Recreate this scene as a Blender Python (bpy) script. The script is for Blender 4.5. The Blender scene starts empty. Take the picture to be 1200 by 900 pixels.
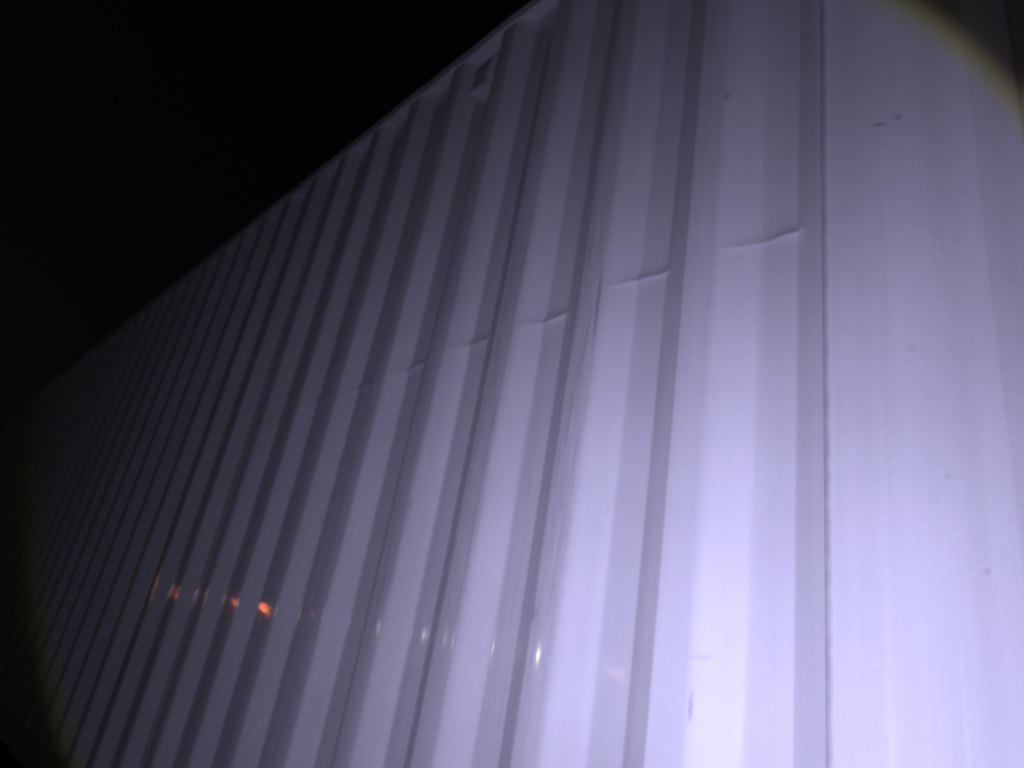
import bpy, bmesh, math, random
from mathutils import Vector, Matrix, noise

random.seed(7)
scene = bpy.context.scene
C = scene.collection
R = math.radians

# ------------------------------------------------------------------ camera
CAM_Z = 0.806
WALL_D = 0.971                      # metres from the lens to the outer ribs of the wall
yaw, pitch, roll = R(49.594), R(22.076), R(10.167)
fwd = Vector((-math.sin(yaw)*math.cos(pitch), math.cos(yaw)*math.cos(pitch), math.sin(pitch)))
right = Vector((math.cos(yaw), math.sin(yaw), 0))
up = right.cross(fwd)
r2 = right*math.cos(roll) + up*math.sin(roll)
u2 = -right*math.sin(roll) + up*math.cos(roll)
cam_loc = Vector((0, -WALL_D, CAM_Z))
rot = Matrix((r2, u2, -fwd)).transposed()
cam_d = bpy.data.cameras.new('camera')
cam_d.sensor_width = 36.0
cam_d.lens = 808.5*36/1200
cam_d.clip_start = 0.02
cam_d.dof.use_dof = True             # the phone focused a little short of the wall
cam_d.dof.focus_distance = 0.55
cam_d.dof.aperture_fstop = 9.5
cam_d.clip_end = 3000
cam = bpy.data.objects.new('camera', cam_d)
cam.matrix_world = Matrix.Translation(cam_loc) @ rot.to_4x4()
C.objects.link(cam)
scene.camera = cam

# ------------------------------------------------------------------ night sky, moon, torch
world = bpy.data.worlds.new('World')
scene.world = world
world.use_nodes = True
wt = world.node_tree
wt.nodes.clear()
wo_ = wt.nodes.new('ShaderNodeOutputWorld')
bg = wt.nodes.new('ShaderNodeBackground')
sky = wt.nodes.new('ShaderNodeTexSky')
sky.sky_type = 'NISHITA'
sky.sun_disc = False
sky.sun_elevation = R(-4.0)
sky.sun_rotation = R(200)
bg.inputs['Strength'].default_value = 0.06
wt.links.new(sky.outputs[0], bg.inputs['Color'])
wt.links.new(bg.outputs[0], wo_.inputs['Surface'])

moon_d = bpy.data.lights.new('moonlight', 'SUN')
moon_d.energy = 0.0015
moon_d.angle = R(0.5)
moon_d.color = (1.0, 0.94, 0.86)
moon = bpy.data.objects.new('moonlight', moon_d)
moon.rotation_euler = (R(50), 0, R(20))
C.objects.link(moon)

# the hand-held torch beside the lens: a round beam with a hot centre and a yellow rim
beam_axis = (Vector((-0.62671, 0.71340, 0.31353))).normalized()
torch_loc = cam_loc + r2*-0.08 + u2*-0.12
tl = bpy.data.lights.new('torch_beam', 'SPOT')
tl.energy = 110.0
tl.color = (1, 1, 1)
tl.spot_size = R(170)
tl.spot_blend = 0.3
tl.shadow_soft_size = 0.009
tl.use_nodes = True
nt = tl.node_tree
em = next(n for n in nt.nodes if n.type == 'EMISSION')
tc = nt.nodes.new('ShaderNodeTexCoord')
sep = nt.nodes.new('ShaderNodeSeparateXYZ')
nt.links.new(tc.outputs['Normal'], sep.inputs[0])
ab = nt.nodes.new('ShaderNodeMath'); ab.operation = 'ABSOLUTE'
nt.links.new(sep.outputs['Z'], ab.inputs[0])
ac = nt.nodes.new('ShaderNodeMath'); ac.operation = 'ARCCOSINE'
nt.links.new(ab.outputs[0], ac.inputs[0])
dv = nt.nodes.new('ShaderNodeMath'); dv.operation = 'DIVIDE'
nt.links.new(ac.outputs[0], dv.inputs[0]); dv.inputs[1].default_value = R(50)
ramp = nt.nodes.new('ShaderNodeValToRGB')
nt.links.new(dv.outputs[0], ramp.inputs[0])
# the light source sits a little askew behind its round rim: brightest a little off the beam's middle
hot_axis = Vector((-0.530, 0.833, 0.150)).normalized()
hot_local = beam_axis.to_track_quat('-Z', 'Y').inverted() @ hot_axis
dt = nt.nodes.new('ShaderNodeVectorMath'); dt.operation = 'DOT_PRODUCT'
nt.links.new(tc.outputs['Normal'], dt.inputs[0]); dt.inputs[1].default_value = hot_local


def lm(op, a, b=0.0):
    nd = nt.nodes.new('ShaderNodeMath'); nd.operation = op
    for k_, v_ in enumerate((a, b)):
        if hasattr(v_, 'is_output'): nt.links.new(v_, nd.inputs[k_])
        else: nd.inputs[k_].default_value = v_
    return nd.outputs[0]


cosb = lm('MULTIPLY', dt.outputs['Value'], lm('MULTIPLY', lm('SIGN', sep.outputs['Z']), -1.0))
angb = lm('ARCCOSINE', cosb)
a2 = lm('MINIMUM', lm('MULTIPLY', angb, angb), 0.60)
fall = lm('EXPONENT', lm('ADD', lm('MULTIPLY', a2, -2.45), lm('MULTIPLY', lm('MULTIPLY', a2, a2), 1.0)))
nt.links.new(ramp.outputs[0], em.inputs['Color'])
nt.links.new(fall, em.inputs['Strength'])
LC = (0.618, 0.585, 0.97)
prof = [(0, 1.0, LC), (40.1, .98, LC), (40.8, .93, (.64, .61, .74)), (41.25, .76, (.70, .68, .46)), (41.7, .42, (.74, .64, .40)),
        (42.2, .085, (.66, .50, .55)), (43.2, .044, (.62, .54, .80)), (46, .032, (.60, .55, .85)), (50, .026, (.60, .55, .9))]
els = ramp.color_ramp.elements
while len(els) < len(prof):
    els.new(0.5)
for e_, (a, v, c) in zip(els, prof):
    e_.position = a/50
for e_, (a, v, c) in zip(els, prof):
    e_.color = (c[0]*v, c[1]*v, c[2]*v, 1)
torch = bpy.data.objects.new('torch_beam', tl)
torch.location = torch_loc
torch.rotation_euler = beam_axis.to_track_quat('-Z', 'Y').to_euler()
C.objects.link(torch)

scene.view_settings.view_transform = 'Standard'
scene.view_settings.look = 'None'
scene.view_settings.exposure = 0
scene.view_settings.gamma = 1
scene.view_settings.use_curve_mapping = False
scene.cycles.filter_width = 2.4


# ------------------------------------------------------------------ helpers
def tag(o, label=None, cat=None, group=None, kind=None):
    if label: o['label'] = label
    if cat: o['category'] = cat
    if group: o['group'] = group
    if kind: o['kind'] = kind
    return o


def mesh_obj(name, verts, faces, m, parent=None, smooth=False):
    me = bpy.data.meshes.new(name)
    me.from_pydata(verts, [], faces)
    me.update()
    if smooth:
        me.polygons.foreach_set('use_smooth', [True]*len(me.polygons))
    me.materials.append(m)
    o = bpy.data.objects.new(name, me)
    C.objects.link(o)
    if parent: o.parent = parent
    return o


def bm_obj(name, bm, m, parent=None, smooth=False):
    bmesh.ops.recalc_face_normals(bm, faces=bm.faces)
    me = bpy.data.meshes.new(name)
    bm.to_mesh(me); bm.free()
    if smooth:
        me.polygons.foreach_set('use_smooth', [True]*len(me.polygons))
    me.materials.append(m)
    o = bpy.data.objects.new(name, me)
    C.objects.link(o)
    if parent: o.parent = parent
    return o


def box(bm, x0, x1, y0, y1, z0, z1, bevel=0.0, seg=2):
    t = bmesh.new()
    bmesh.ops.create_cube(t, size=1)
    for v in t.verts:
        v.co = Vector(((x0+x1)/2 + v.co.x*(x1-x0), (y0+y1)/2 + v.co.y*(y1-y0), (z0+z1)/2 + v.co.z*(z1-z0)))
    if bevel:
        bmesh.ops.bevel(t, geom=list(t.edges), offset=bevel, segments=seg, profile=.5, affect='EDGES')
    me = bpy.data.meshes.new('tmp'); t.to_mesh(me); t.free()
    bm.from_mesh(me); bpy.data.meshes.remove(me)


def cone(bm, p0, p1, r0, r1, n=12):
    p0, p1 = Vector(p0), Vector(p1)
    ax = (p1-p0).normalized()
    q = ax.to_track_quat('Z', 'Y')
    a = [bm.verts.new(p0 + q @ Vector((r0*math.cos(2*math.pi*i/n), r0*math.sin(2*math.pi*i/n), 0))) for i in range(n)]
    b = [bm.verts.new(p1 + q @ Vector((r1*math.cos(2*math.pi*i/n), r1*math.sin(2*math.pi*i/n), 0))) for i in range(n)]
    for i in range(n):
        bm.faces.new((a[i], a[(i+1) % n], b[(i+1) % n], b[i]))
    bm.faces.new(a[::-1]); bm.faces.new(b)


class NT:
    """small wrapper for writing node maths"""
    def __init__(self, name):
        self.m = bpy.data.materials.new(name)
        self.m.use_nodes = True
        self.t = self.m.node_tree
        self.b = self.t.nodes['Principled BSDF']

    def n(self, typ, **kw):
        nd = self.t.nodes.new(typ)
        for k, v in kw.items(): setattr(nd, k, v)
        return nd

    def set(self, sock, v):
        if hasattr(v, 'is_output'): self.t.links.new(v, sock)
        else: sock.default_value = v

    def math(self, op, a, b=0.0, clamp=False):
        nd = self.n('ShaderNodeMath', operation=op, use_clamp=clamp)
        self.set(nd.inputs[0], a); self.set(nd.inputs[1], b)
        return nd.outputs[0]

    def ramp(self, v, lo, hi, a=0.0, b=1.0):
        nd = self.n('ShaderNodeMapRange', interpolation_type='SMOOTHSTEP')
        self.set(nd.inputs['Value'], v)
        for s, x in (('From Min', lo), ('From Max', hi), ('To Min', a), ('To Max', b)): self.set(nd.inputs[s], x)
        return nd.outputs[0]

    def noise(self, vec, scale, detail=3, rough=.5):
        nd = self.n('ShaderNodeTexNoise')
        self.set(nd.inputs['Vector'], vec)
        nd.inputs['Scale'].default_value = scale
        nd.inputs['Detail'].default_value = detail
        nd.inputs['Roughness'].default_value = rough
        return nd.outputs['Fac']

    def scaled(self, vec, s):
        nd = self.n('ShaderNodeVectorMath', operation='MULTIPLY')
        self.set(nd.inputs[0], vec); nd.inputs[1].default_value = s
        return nd.outputs[0]

    def mix(self, f, a, b):
        nd = self.n('ShaderNodeMix', data_type='RGBA')
        self.set(nd.inputs['Factor'], f)
        self.set(nd.inputs['A'] if False else nd.inputs[6], a); self.set(nd.inputs[7], b)
        return nd.outputs[2]


XS = -0.6185 + 0.278 - 0.0675         # a joint sits at the outer bend beside rib 0
PAINT = (0.60, 0.60, 0.605, 1)
DIRT = (0.20, 0.19, 0.19, 1)

# profile of the corrugation (metres)
P = 0.278
WW, WO, DEP = 0.0690, 0.0675, 0.0390
WI = P - WO - 2*WW
X0 = -0.6185                          # where the right-hand web of rib 0 starts
Z0, Z1 = 0.165, 2.836                 # sheet from bottom rail to top rail


def window(T, v, lo, hi, soft):
    return T.math('MULTIPLY', T.ramp(v, lo, lo+soft), T.ramp(v, hi-soft, hi, 1.0, 0.0))


def paint_material(name, marks=True):
    T = NT(name)
    co = T.n('ShaderNodeTexCoord').outputs['Object']
    s = T.n('ShaderNodeSeparateXYZ'); T.set(s.inputs[0], co)
    x, y, z = s.outputs
    grain = T.noise(co, 260, 3, .6)
    cloud = T.noise(co, 3.1, 4, .55)
    streak = T.noise(T.scaled(co, (70, 70, 1.3)), 1.0, 4, .6)
    fine = T.noise(T.scaled(co, (240, 240, 3.0)), 1.0, 2, .6)
    v = T.math('MULTIPLY', T.ramp(cloud, .3, .75, .95, 1.03), T.ramp(streak, .3, .75, .975, 1.01))
    v = T.math('MULTIPLY', v, T.ramp(grain, .25, .8, .95, 1.03))
    v = T.math('MULTIPLY', v, T.ramp(fine, .3, .8, .985, 1.01))
    band = T.noise(T.scaled(co, (13, 13, .45)), 1.0, 2, .5)
    v = T.math('MULTIPLY', v, T.ramp(band, .3, .7, .93, 1.03))
    col = T.mix(1.0, (0, 0, 0, 1), PAINT)
    nd = T.n('ShaderNodeVectorMath', operation='SCALE')
    T.set(nd.inputs[0], col); T.set(nd.inputs['Scale'], v)
    col = nd.outputs[0]
    if marks:
        # worn streaks where something has rubbed down the proud ribs
        outer = T.ramp(y, -.004, .012, 1.0, 0.0)
        rub = T.ramp(fine, .54, .72)
        rub2 = T.ramp(T.noise(T.scaled(co, (420, 420, 5.0)), 1.0, 3, .7), .57, .70)
        zone = T.math('MULTIPLY', window(T, x, -1.56, -.87, .06), window(T, z, CAM_Z-.25, CAM_Z+1.35, .45))
        hair = T.ramp(T.noise(T.scaled(co, (900, 900, 7.0)), 1.0, 2, .6), .50, .68)
        m = T.math('MULTIPLY', T.math('MAXIMUM', T.math('MAXIMUM', rub, rub2), T.math('MULTIPLY', hair, .7)), T.math('MULTIPLY', outer, zone))
        col = T.mix(T.math('MULTIPLY', m, .60), col, DIRT)
        coarse = T.ramp(T.noise(T.scaled(co, (130, 130, 2.6)), 1.0, 4, .7), .50, .66)
        col = T.mix(T.math('MULTIPLY', T.math('MULTIPLY', coarse, T.math('MULTIPLY', outer, zone)), .34), col, DIRT)
        zone2 = T.math('MULTIPLY', window(T, x, -1.12, -1.03, .02), window(T, z, CAM_Z-.5, CAM_Z+.9, .3))
        col = T.mix(T.math('MULTIPLY', T.math('MULTIPLY', rub, zone2), .34), col, DIRT)

        def spot(cx, cz, rx, rz, k, tilt=0.0):
            nonlocal col
            dx = T.math('SUBTRACT', x, cx); dz = T.math('SUBTRACT', z, CAM_Z+cz)
            if tilt: dx = T.math('SUBTRACT', dx, T.math('MULTIPLY', dz, tilt))
            dx = T.math('DIVIDE', dx, rx); dz = T.math('DIVIDE', dz, rz)
            r = T.math('SQRT', T.math('ADD', T.math('MULTIPLY', dx, dx), T.math('MULTIPLY', dz, dz)))
            r = T.math('ADD', r, T.math('MULTIPLY', T.math('SUBTRACT', T.noise(co, 190, 3, .6), .5), 1.3))
            col = T.mix(T.ramp(r, .25, 1.25, k, 0.0), col, DIRT)
        spot(-.324, .945, .012, .005, .55)          # smudges on the near ribs
        spot(-.298, .958, .008, .007, .5)
        spot(-.617, 1.182, .006, .010, .55)
        spot(-.720, 1.10, .009, .008, .3)
        spot(-.615, -.008, .004, .026, .5)
        spot(-.606, .062, .016, .005, .20, 2.0)
        spot(-.235, .205, .005, .006, .28)
        spot(-.30, .52, .008, .008, .16)
        spot(-.27, .33, .006, .006, .18)
        spot(-.9045, .755, .0034, .11, .8, -.02)    # the long dark gouge beside the second crease
        spot(-.925, .66, .003, .10, .4, .05)
        spot(-.94, .55, .014, .20, .12, .05)
        spot(-.98, .80, .012, .20, .12, .05)
        spot(-1.186, .52, .004, .08, .3, .03)
        spot(-1.22, .62, .014, .20, .12, .03)
        spot(-.91, .42, .004, .07, .22, .03)
        spot(-.96, .10, .010, .02, .28)
        spot(-1.45, .33, .010, .012, .3)
        spot(-.130, .75, .0045, 1.3, .45)             # grime along a bend
    T.set(T.b.inputs['Base Color'], col)
    gloss = T.ramp(T.noise(co, 9, 4, .6), .3, .75, .06, .10)
    if marks:                             # towards the right the paint has gone chalky
        xw = T.math('ADD', x, T.math('MULTIPLY', T.math('SUBTRACT', cloud, .5), .06))
        gloss = T.math('ADD', gloss, T.ramp(xw, -.72, -.63, 0.0, .42))
        # and the far end is coated with road film
        gloss = T.math('ADD', gloss, T.ramp(xw, -3.7, -3.05, .42, 0.0))
        T.set(T.b.inputs['Specular IOR Level'], T.math('MULTIPLY', T.ramp(xw, -.72, -.63, .5, .12), T.ramp(xw, -3.7, -3.05, .12, 1.0)))
    T.set(T.b.inputs['Roughness'], gloss)
    bump = T.n('ShaderNodeBump')
    bump.inputs['Strength'].default_value = .04
    bump.inputs['Distance'].default_value = .0015
    T.set(bump.inputs['Height'], T.math('ADD', T.math('MULTIPLY', streak, 1.0), T.math('MULTIPLY', grain, .10)))
    T.set(T.b.inputs['Normal'], bump.outputs[0])
    return T.m


def plain(name, col, rough=.6, metal=0.0, var=.12, scale=20):
    T = NT(name)
    co = T.n('ShaderNodeTexCoord').outputs['Object']
    v = T.ramp(T.noise(co, scale, 4, .6), .3, .7, 1-var, 1+var)
    nd = T.n('ShaderNodeVectorMath', operation='SCALE')
    nd.inputs[0].default_value = col[:3]; T.set(nd.inputs['Scale'], v)
    T.set(T.b.inputs['Base Color'], nd.outputs[0])
    T.b.inputs['Roughness'].default_value = rough
    T.b.inputs['Metallic'].default_value = metal
    return T.m


def glow(name, col, strength):
    T = NT(name)
    T.b.inputs['Base Color'].default_value = (.8, .8, .8, 1)
    T.b.inputs['Emission Color'].default_value = (*col, 1)
    T.b.inputs['Emission Strength'].default_value = strength
    return T.m


M_WALL = paint_material('container_paint')
M_TRIM = paint_material('container_trim_paint', marks=False)
M_SEAM = plain('seam_grime', (.44, .435, .44), .7, 0, .10, 25)
M_VENT = plain('vent_plastic', (.55, .55, .56), .6, 0, .12, 60)
M_GROUND = plain('asphalt', (.050, .049, .048), .85, 0, .3, 14)
M_POST = plain('galvanised_post', (.32, .32, .33), .5, .6, .15, 12)
M_FLOOR = plain('underframe_paint', (.10, .10, .11), .6, 0, .2, 10)

# ------------------------------------------------------------------ ground
g = mesh_obj('ground', [(-900, -900, 0), (900, -900, 0), (900, 900, 0), (-900, 900, 0)], [(0, 1, 2, 3)], M_GROUND)
tag(g, 'dark asphalt yard the container stands on', 'ground', kind='structure')

# ------------------------------------------------------------------ shipping container
cont = bpy.data.objects.new('shipping_container', None)
C.objects.link(cont)
tag(cont, 'white corrugated steel shipping container with creased ribs, lit by a torch at night', 'container')


def fillet_profile(xs, n_per, seed):
    """(x, y, u, seg) columns of n_per periods from xs; y grows into the wall. Starts with the outer flat."""
    rnd = random.Random(seed)
    pts = [(xs, 0.0)]
    kinds = []
    x = xs
    for i in range(n_per):
        for w, yy, kd in ((WO, 0.0, 'o'), (WW, DEP, 'r'), (WI, DEP, 'i'), (WW, 0.0, 'l')):
            x += w
            pts.append((x, yy)); kinds.append(kd)
    cols = []
    tl_ = {('o', 'r'): .0075, ('r', 'i'): .005, ('i', 'l'): .0032, ('l', 'o'): .0032}
    for i, kd in enumerate(kinds):
        a, b = Vector(pts[i]), Vector(pts[i+1])
        prev_k = kinds[i-1] if i else 'l'
        next_k = kinds[i+1] if i+1 < len(kinds) else 'o'
        L = (b-a).length
        d = (b-a)/L
        nrm = Vector((d.y, -d.x))          # outward (towards -y)
        ta = tl_[(prev_k, kd)] if i else 0.0
        tb = tl_[(kd, next_k)] if i+1 < len(kinds) else 0.0
        sag = {'o': rnd.uniform(.0005, .0009), 'i': rnd.uniform(-.0008, .0008),
               'r': rnd.uniform(-.0003, .00005), 'l': 0.0}[kd]
        p0, p1 = a + d*ta, b - d*tb
        n = 6
        for j in range(n+1):
            f = j/n
            p = p0.lerp(p1, f) + nrm*(sag*4*f*(1-f))
            cols.append((p.x, p.y, kd, i//4, f))
        if i+1 < len(kinds):               # rounded bend towards the next face (quadratic curve)
            c = Vector(pts[i+2]); d2 = (c-b).normalized()
            e0, e1 = b - d*tb, b + d2*tb
            for j in (1, 2, 3):
                f = j/4
                p = e0*(1-f)**2 + b*2*f*(1-f) + e1*f*f
                cols.append((p.x, p.y, kd if f < .5 else next_k, i//4, 1.0 if f < .5 else 0.0))
    return cols


# creases pushed into the right-hand webs and the valleys: rib number -> (amount, heights above the lens)
DENTS = {0: (.0086, .793, .800, .797), 1: (.0092, .796, .809, .804), 2: (.0086, .772, .777, .781),
         3: (.0074, .766, .779, .783), 4: (.0066, .746, .762, .770), 5: (.0054, .732, .748, .757),
         6: (.0042, .730, .750, .755), 7: (.0030, .706, .724, .735)}
ZC = CAM_Z + .775


def crease(x):
    """amount and height of the crease at position x along the wall"""
    k = math.floor((X0 + P - x)/P)          # rib whose right web starts at X0 - k*P
    u = x - (X0 - k*P)
    if k not in DENTS or u < 0: return 0.0, ZC
    A, z0, z1, z2 = DENTS[k]
    if u < WW: h, w = z0 + (z1-z0)*u/WW, (u/WW)**.8*.85
    elif u < WW+WI: h, w = z1 + (z2-z1)*(u-WW)/WI, .85 + .25*(u-WW)/WI
    else: h, w = z2 + .15*(u-WW-WI), max(0.0, 1 - (u-WW-WI)/.020)
    h += .0008*math.sin(u*120 + k*2.1)
    w *= 1.0 + .15*math.sin(u*60 + k*3.7)
    return A*w, CAM_Z + h


def wall_panel(xs, n_per, seed, name='wall_panel'):
    cols = fillet_profile(xs, n_per, seed)
    near = xs + n_per*P > X0 - 8*P and xs < X0 + P
    zs = []
    z = Z0
    while z < Z1 - .02:
        zs.append(z)
        z += (.0025 if (near and abs(z-ZC) < .032) else .009 if (near and abs(z-ZC) < .12) else .07)
    zs.append(Z1)
    verts, faces = [], []
    nc = len(cols)
    for zr in zs:
        for (x, y, kd, i, f) in cols:
            A, zc = crease(x)
            zz = zr
            if A:
                zz = zr + (zc-ZC)*math.exp(-((zr-ZC)/.16)**2)
            dy = 0.0
            if A:
                dz = zz - zc
                dy -= A*(math.exp(-dz/.018) if dz > 0 else .68*math.exp(dz/.011) + .32*math.exp(dz/.10))
            wob = noise.noise(Vector((x*3.2, 1.7, zz*1.5)))*.0011 + noise.noise(Vector((x*9, 5.1, zz*4.5)))*.00035
            dx = noise.noise(Vector((round(x/P)*7.3, 9.2, zz*1.1)))*.0012
            edge = min(1.0, (zz-Z0)/.15, (Z1-zz)/.15)
            verts.append((x + dx*edge, y + dy + wob*edge, zz))
    for r_ in range(len(zs)-1):
        for c in range(nc-1):
            a = r_*nc + c
            faces.append((a, a+1, a+nc+1, a+nc))
    return mesh_obj(name, verts, faces, M_WALL, cont, smooth=True)


PANEL = 8*P
JOINTS = [XS + n*PANEL for n in range(-4, 2)]
for n, xs in enumerate(JOINTS[:-1]):
    wall_panel(xs, 8, 100+n)
wall_panel(JOINTS[-1], 1, 140)
wall_panel(JOINTS[0]-6*P, 6, 141)
XL, XR = JOINTS[0] - 6*P, JOINTS[-1] + P

# weld seams between the sheets
for n, xs in enumerate(JOINTS):
    bm = bmesh.new()
    prof_ = [(-.0120, .0070), (-.0108, .0040), (-.0070, .0016), (-.0030, -.0004), (-.0004, -.0008), (.0010, .0020)]
    rows = []
    for j in range(90):
        zz = Z0 + .002 + (Z1-Z0-.004)*j/89
        wob = noise.noise(Vector((xs*3.2, 1.7, zz*1.5)))*.0011
        jit = noise.noise(Vector((3.3+n, zz*14, 0)))*.0009
        dx = noise.noise(Vector((round(xs/P)*7.3, 9.2, zz*1.1)))*.0012
        rows.append([bm.verts.new((xs + a + dx, b*.9 + wob - .0010, zz)) for a, b in prof_])
    for a, b in zip(rows, rows[1:]):
        for i in range(len(prof_)-1):
            bm.faces.new((a[i], a[i+1], b[i+1], b[i]))
    bm_obj('weld_seam', bm, M_SEAM, cont, smooth=True)

H = 2.896
WID = 2.438
EL, ER = XL - .34, XR + .34           # outer ends of the frame


def part_box(name, dims, m=M_TRIM, bevel=.006, parent=cont):
    bm = bmesh.new()
    for d in dims: box(bm, *d, bevel=bevel)
    return bm_obj(name, bm, m, parent)


# plain end strips beside the corner posts
part_box('end_strip', [(EL+.15, XL-.001, .002, .006, Z0, Z1)], bevel=0)
part_box('end_strip', [(XR+.001, ER-.15, .002, .006, Z0, Z1)], bevel=0)
# top and bottom side rails, near and far side
for yy in (0.0, WID-.066):
    bm = bmesh.new()
    n_ = 420
    sec_ = [(-.004, Z1+.006), (.003, Z1), (.060, Z1), (.060, H-.004), (.003, H-.004), (-.004, H-.011)]
    rings = []
    for k_ in range(n_+1):
        xx_ = EL+.10 + (ER-EL-.20)*k_/n_
        w1 = noise.noise(Vector((xx_*5.5, yy*9+.3, 0)))
        w2 = noise.noise(Vector((xx_*14, yy*9+7.7, 0)))
        low = .0100*w1 + .0065*w2
        out = .0060*w1 + .0030*w2
        ring = []
        for q_, (a_, b_) in enumerate(sec_):
            dz_ = max(low, -.001)*.6 + low*.4 if q_ < 2 else (low*.25 if q_ > 2 else 0)
            ring.append(bm.verts.new((xx_, yy + a_ - (abs(out)*.6 if q_ in (0, 5) else 0), b_ + dz_)))
        rings.append(ring)
    for a_, b_ in zip(rings, rings[1:]):
        for q_ in range(6):
            bm.faces.new((a_[q_], a_[(q_+1) % 6], b_[(q_+1) % 6], b_[q_]))
    bm.faces.new(rings[0]); bm.faces.new(rings[-1][::-1])
    bm_obj('top_rail', bm, M_TRIM, cont)
    part_box('bottom_rail', [(EL+.10, ER-.10, yy-.002, yy+.050, .030, Z0)], bevel=.006)
for xx in (EL, ER-.155):
    for yy in (-.004, WID-.156):
        part_box('corner_post', [(xx, xx+.155, yy, yy+.155, .118, H-.118)], bevel=.012)
for xx in (EL-.006, ER-.172):
    for yy in (-.010, WID-.156):
        for zz in (0.0, H-.118):
            bm = bmesh.new()
            box(bm, xx, xx+.178, yy, yy+.162, zz, zz+.118, bevel=.008)
            o = bm_obj('corner_casting', bm, M_TRIM, cont)
            bm = bmesh.new()
            face = yy - .0015 if yy < 1 else yy + .1635
            pts = [bm.verts.new((xx+.089 + .036*math.copysign(abs(math.cos(t))**.7, math.cos(t)), face,
                                 zz+.059 + .028*math.copysign(abs(math.sin(t))**.7, math.sin(t))))
                   for t in [2*math.pi*i/20 for i in range(20)]]
            bm.faces.new(pts)
            bm_obj('casting_hole', bm, M_FLOOR, o)


def simple_corrugation(name, along, fixed, a0, a1, z0, z1, sign, horizontal=False):
    verts, faces = [], []
    x = a0; ys = [0.0]; xs_ = [a0]
    while x + P <= a1:
        for w, yy in ((WO, 0), (WW, DEP), (WI, DEP), (WW, 0)):
            x += w; xs_.append(x); ys.append(yy)
    xs_.append(a1); ys.append(0.0)
    for q in (z0, z1):
        for a, b in zip(xs_, ys):
            if horizontal: verts.append((a, q, fixed + sign*b))
            elif along == 'x': verts.append((a, fixed + sign*b, q))
            else: verts.append((fixed + sign*b, a, q))
    n = len(xs_)
    for i in range(n-1): faces.append((i, i+1, n+i+1, n+i))
    return mesh_obj(name, verts, faces, M_TRIM, cont)


simple_corrugation('far_wall', 'x', WID-.010, EL+.15, ER-.15, Z0, Z1, -1)
simple_corrugation('end_wall', 'y', EL+.02, .15, WID-.16, .12, H-.06, 1)
simple_corrugation('end_wall', 'y', ER-.02, .15, WID-.16, .12, H-.06, -1)
simple_corrugation('roof', 'x', H-.012, EL+.10, ER-.10, .058, WID-.064, -.5, horizontal=True)
part_box('end_rail', [(EL, EL+.10, .155, WID-.157, H-.10, H-.005)])
part_box('end_rail', [(ER-.10, ER, .155, WID-.157, H-.10, H-.005)])
part_box('end_rail', [(EL, EL+.10, .155, WID-.157, .02, .14)])
part_box('end_rail', [(ER-.10, ER, .155, WID-.157, .02, .14)])
part_box('underframe', [(EL+.12, ER-.12, .055, WID-.072, .10, .155)], m=M_FLOOR)

# small hooded ventilator in the valley of rib 4, just under the top rail
VX0, VX1 = X0 - 4*P + WW + .018, X0 - 4*P + WW + WI + .030
vz0, vz1 = CAM_Z + 1.815, CAM_Z + 1.965
bm = bmesh.new()
yb, yf = DEP + .002, -.001
sec = [(yb, vz0 + .012), (yf+.004, vz0), (yf, vz0+.006), (yf+.001, vz1-.05), (yf+.012, vz1-.012), (yb, vz1)]
L_ = [bm.verts.new((VX0, a, b)) for a, b in sec]
R_ = [bm.verts.new((VX1, a, b)) for a, b in sec]
for i in range(len(sec)-1):
    bm.faces.new((L_[i], L_[i+1], R_[i+1], R_[i]))
bm.faces.new(L_); bm.faces.new(R_[::-1])
vent = bm_obj('ventilator', bm, M_VENT, cont)
for j in range(4):
    zz = vz0 + .025 + j*.022
    part_box('vent_slot', [(VX0+.012, VX1-.012, yf-.0012, yf+.003, zz, zz+.004)], m=M_FLOOR, bevel=0, parent=vent)


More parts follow.
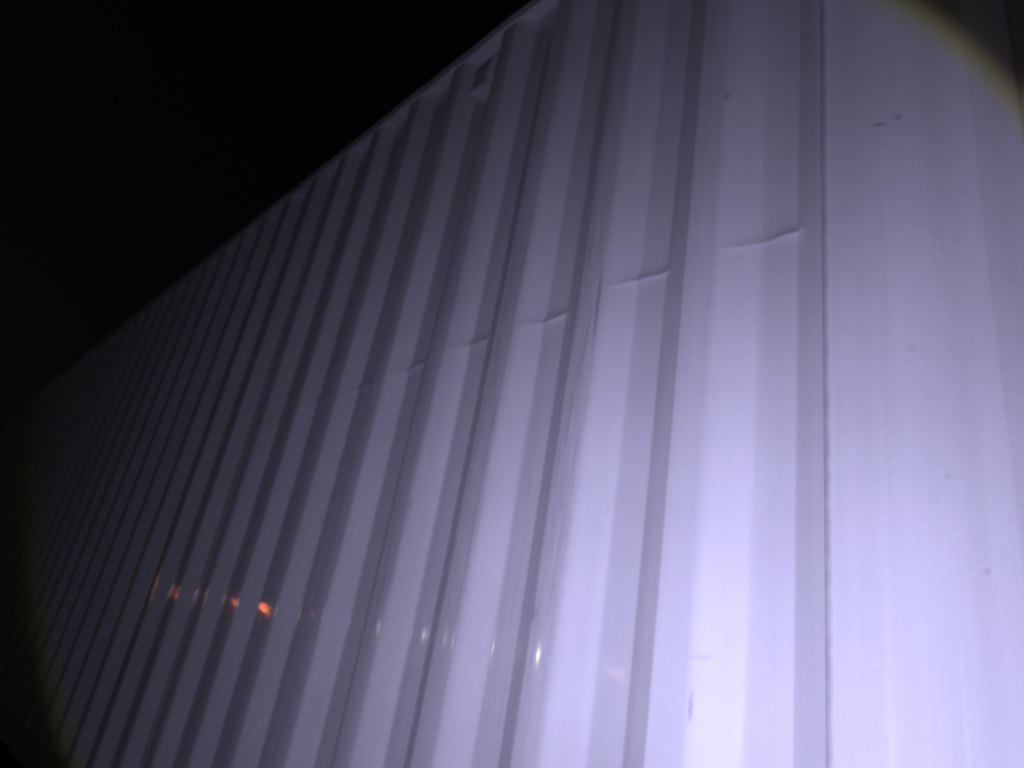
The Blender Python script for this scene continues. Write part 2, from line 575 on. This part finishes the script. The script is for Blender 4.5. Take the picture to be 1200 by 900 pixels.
# ------------------------------------------------------------------ far street lamps, mirrored in the paint
def street_lamp(theta, elev, dist, col, strength, size, label):
    """theta: bearing left of the wall's outward normal; the lens hangs elev degrees above the lens of the camera"""
    px, py = -math.sin(theta)*dist, -WALL_D - math.cos(theta)*dist
    h = CAM_Z + math.tan(elev)*dist
    root = bpy.data.objects.new('street_lamp', None)
    C.objects.link(root)
    d = Vector((0 - px, 0 - py, 0)).normalized()      # arm points towards the yard
    root.location = Vector((px, py, 0)) - d*1.0
    root.rotation_euler = (0, 0, math.atan2(d.y, d.x))
    tag(root, label, 'street lamp', 'far street lamps behind the camera')
    bm = bmesh.new(); cone(bm, (0, 0, 0), (0, 0, h+.25), .085, .05, 14)
    bm_obj('post', bm, M_POST, root, smooth=False)
    bm = bmesh.new(); cone(bm, (0, 0, 0), (0, 0, .35), .13, .12, 14)
    bm_obj('base_sleeve', bm, M_POST, root)
    bm = bmesh.new(); cone(bm, (-.02, 0, h+.20), (.75, 0, h+.22), .035, .03, 10)
    bm_obj('arm', bm, M_POST, root)
    bm = bmesh.new(); box(bm, .62, 1.0, -.20, .20, h+.14, h+.26, bevel=.03)
    bm_obj('lamp_head', bm, M_POST, root)
    # glowing bowl below the head
    bm = bmesh.new()
    bmesh.ops.create_uvsphere(bm, u_segments=14, v_segments=8, radius=1)
    for v in bm.verts: v.co = Vector((.82 + v.co.x*size, v.co.y*size, h + v.co.z*size*.7))
    bm_obj('bowl', bm, glow('lamp_glow', col, strength), root, smooth=True)
    return root


ORANGE = (1.0, .19, .04)
WARM = (1.0, .86, .62)
WHITE = (1.0, .93, .85)
PINK = (1.0, .55, .55)
street_lamp(R(66.0), R(1.10), 205, ORANGE, 700, .28, 'amber street lamp mirrored as the right-hand orange glints on the ribs')
street_lamp(R(70.5), R(1.04), 225, ORANGE, 480, .26, 'amber street lamp mirrored as the left-hand, smaller orange glints')
street_lamp(R(44.5), R(1.22), 190, WARM, 5600, .20, 'warm white street lamp mirrored as the brightest glint on the near ribs')
street_lamp(R(51.5), R(1.32), 230, WHITE, 1300, .20, 'white street lamp mirrored as faint glints left of the brightest')
street_lamp(R(77.0), R(1.38), 260, WHITE, 100, .20, 'dim white street lamp mirrored as specks on the farthest ribs')
street_lamp(R(37.6), R(0.95), 240, PINK, 800, .20, 'pinkish street lamp mirrored as the rightmost faint glow')
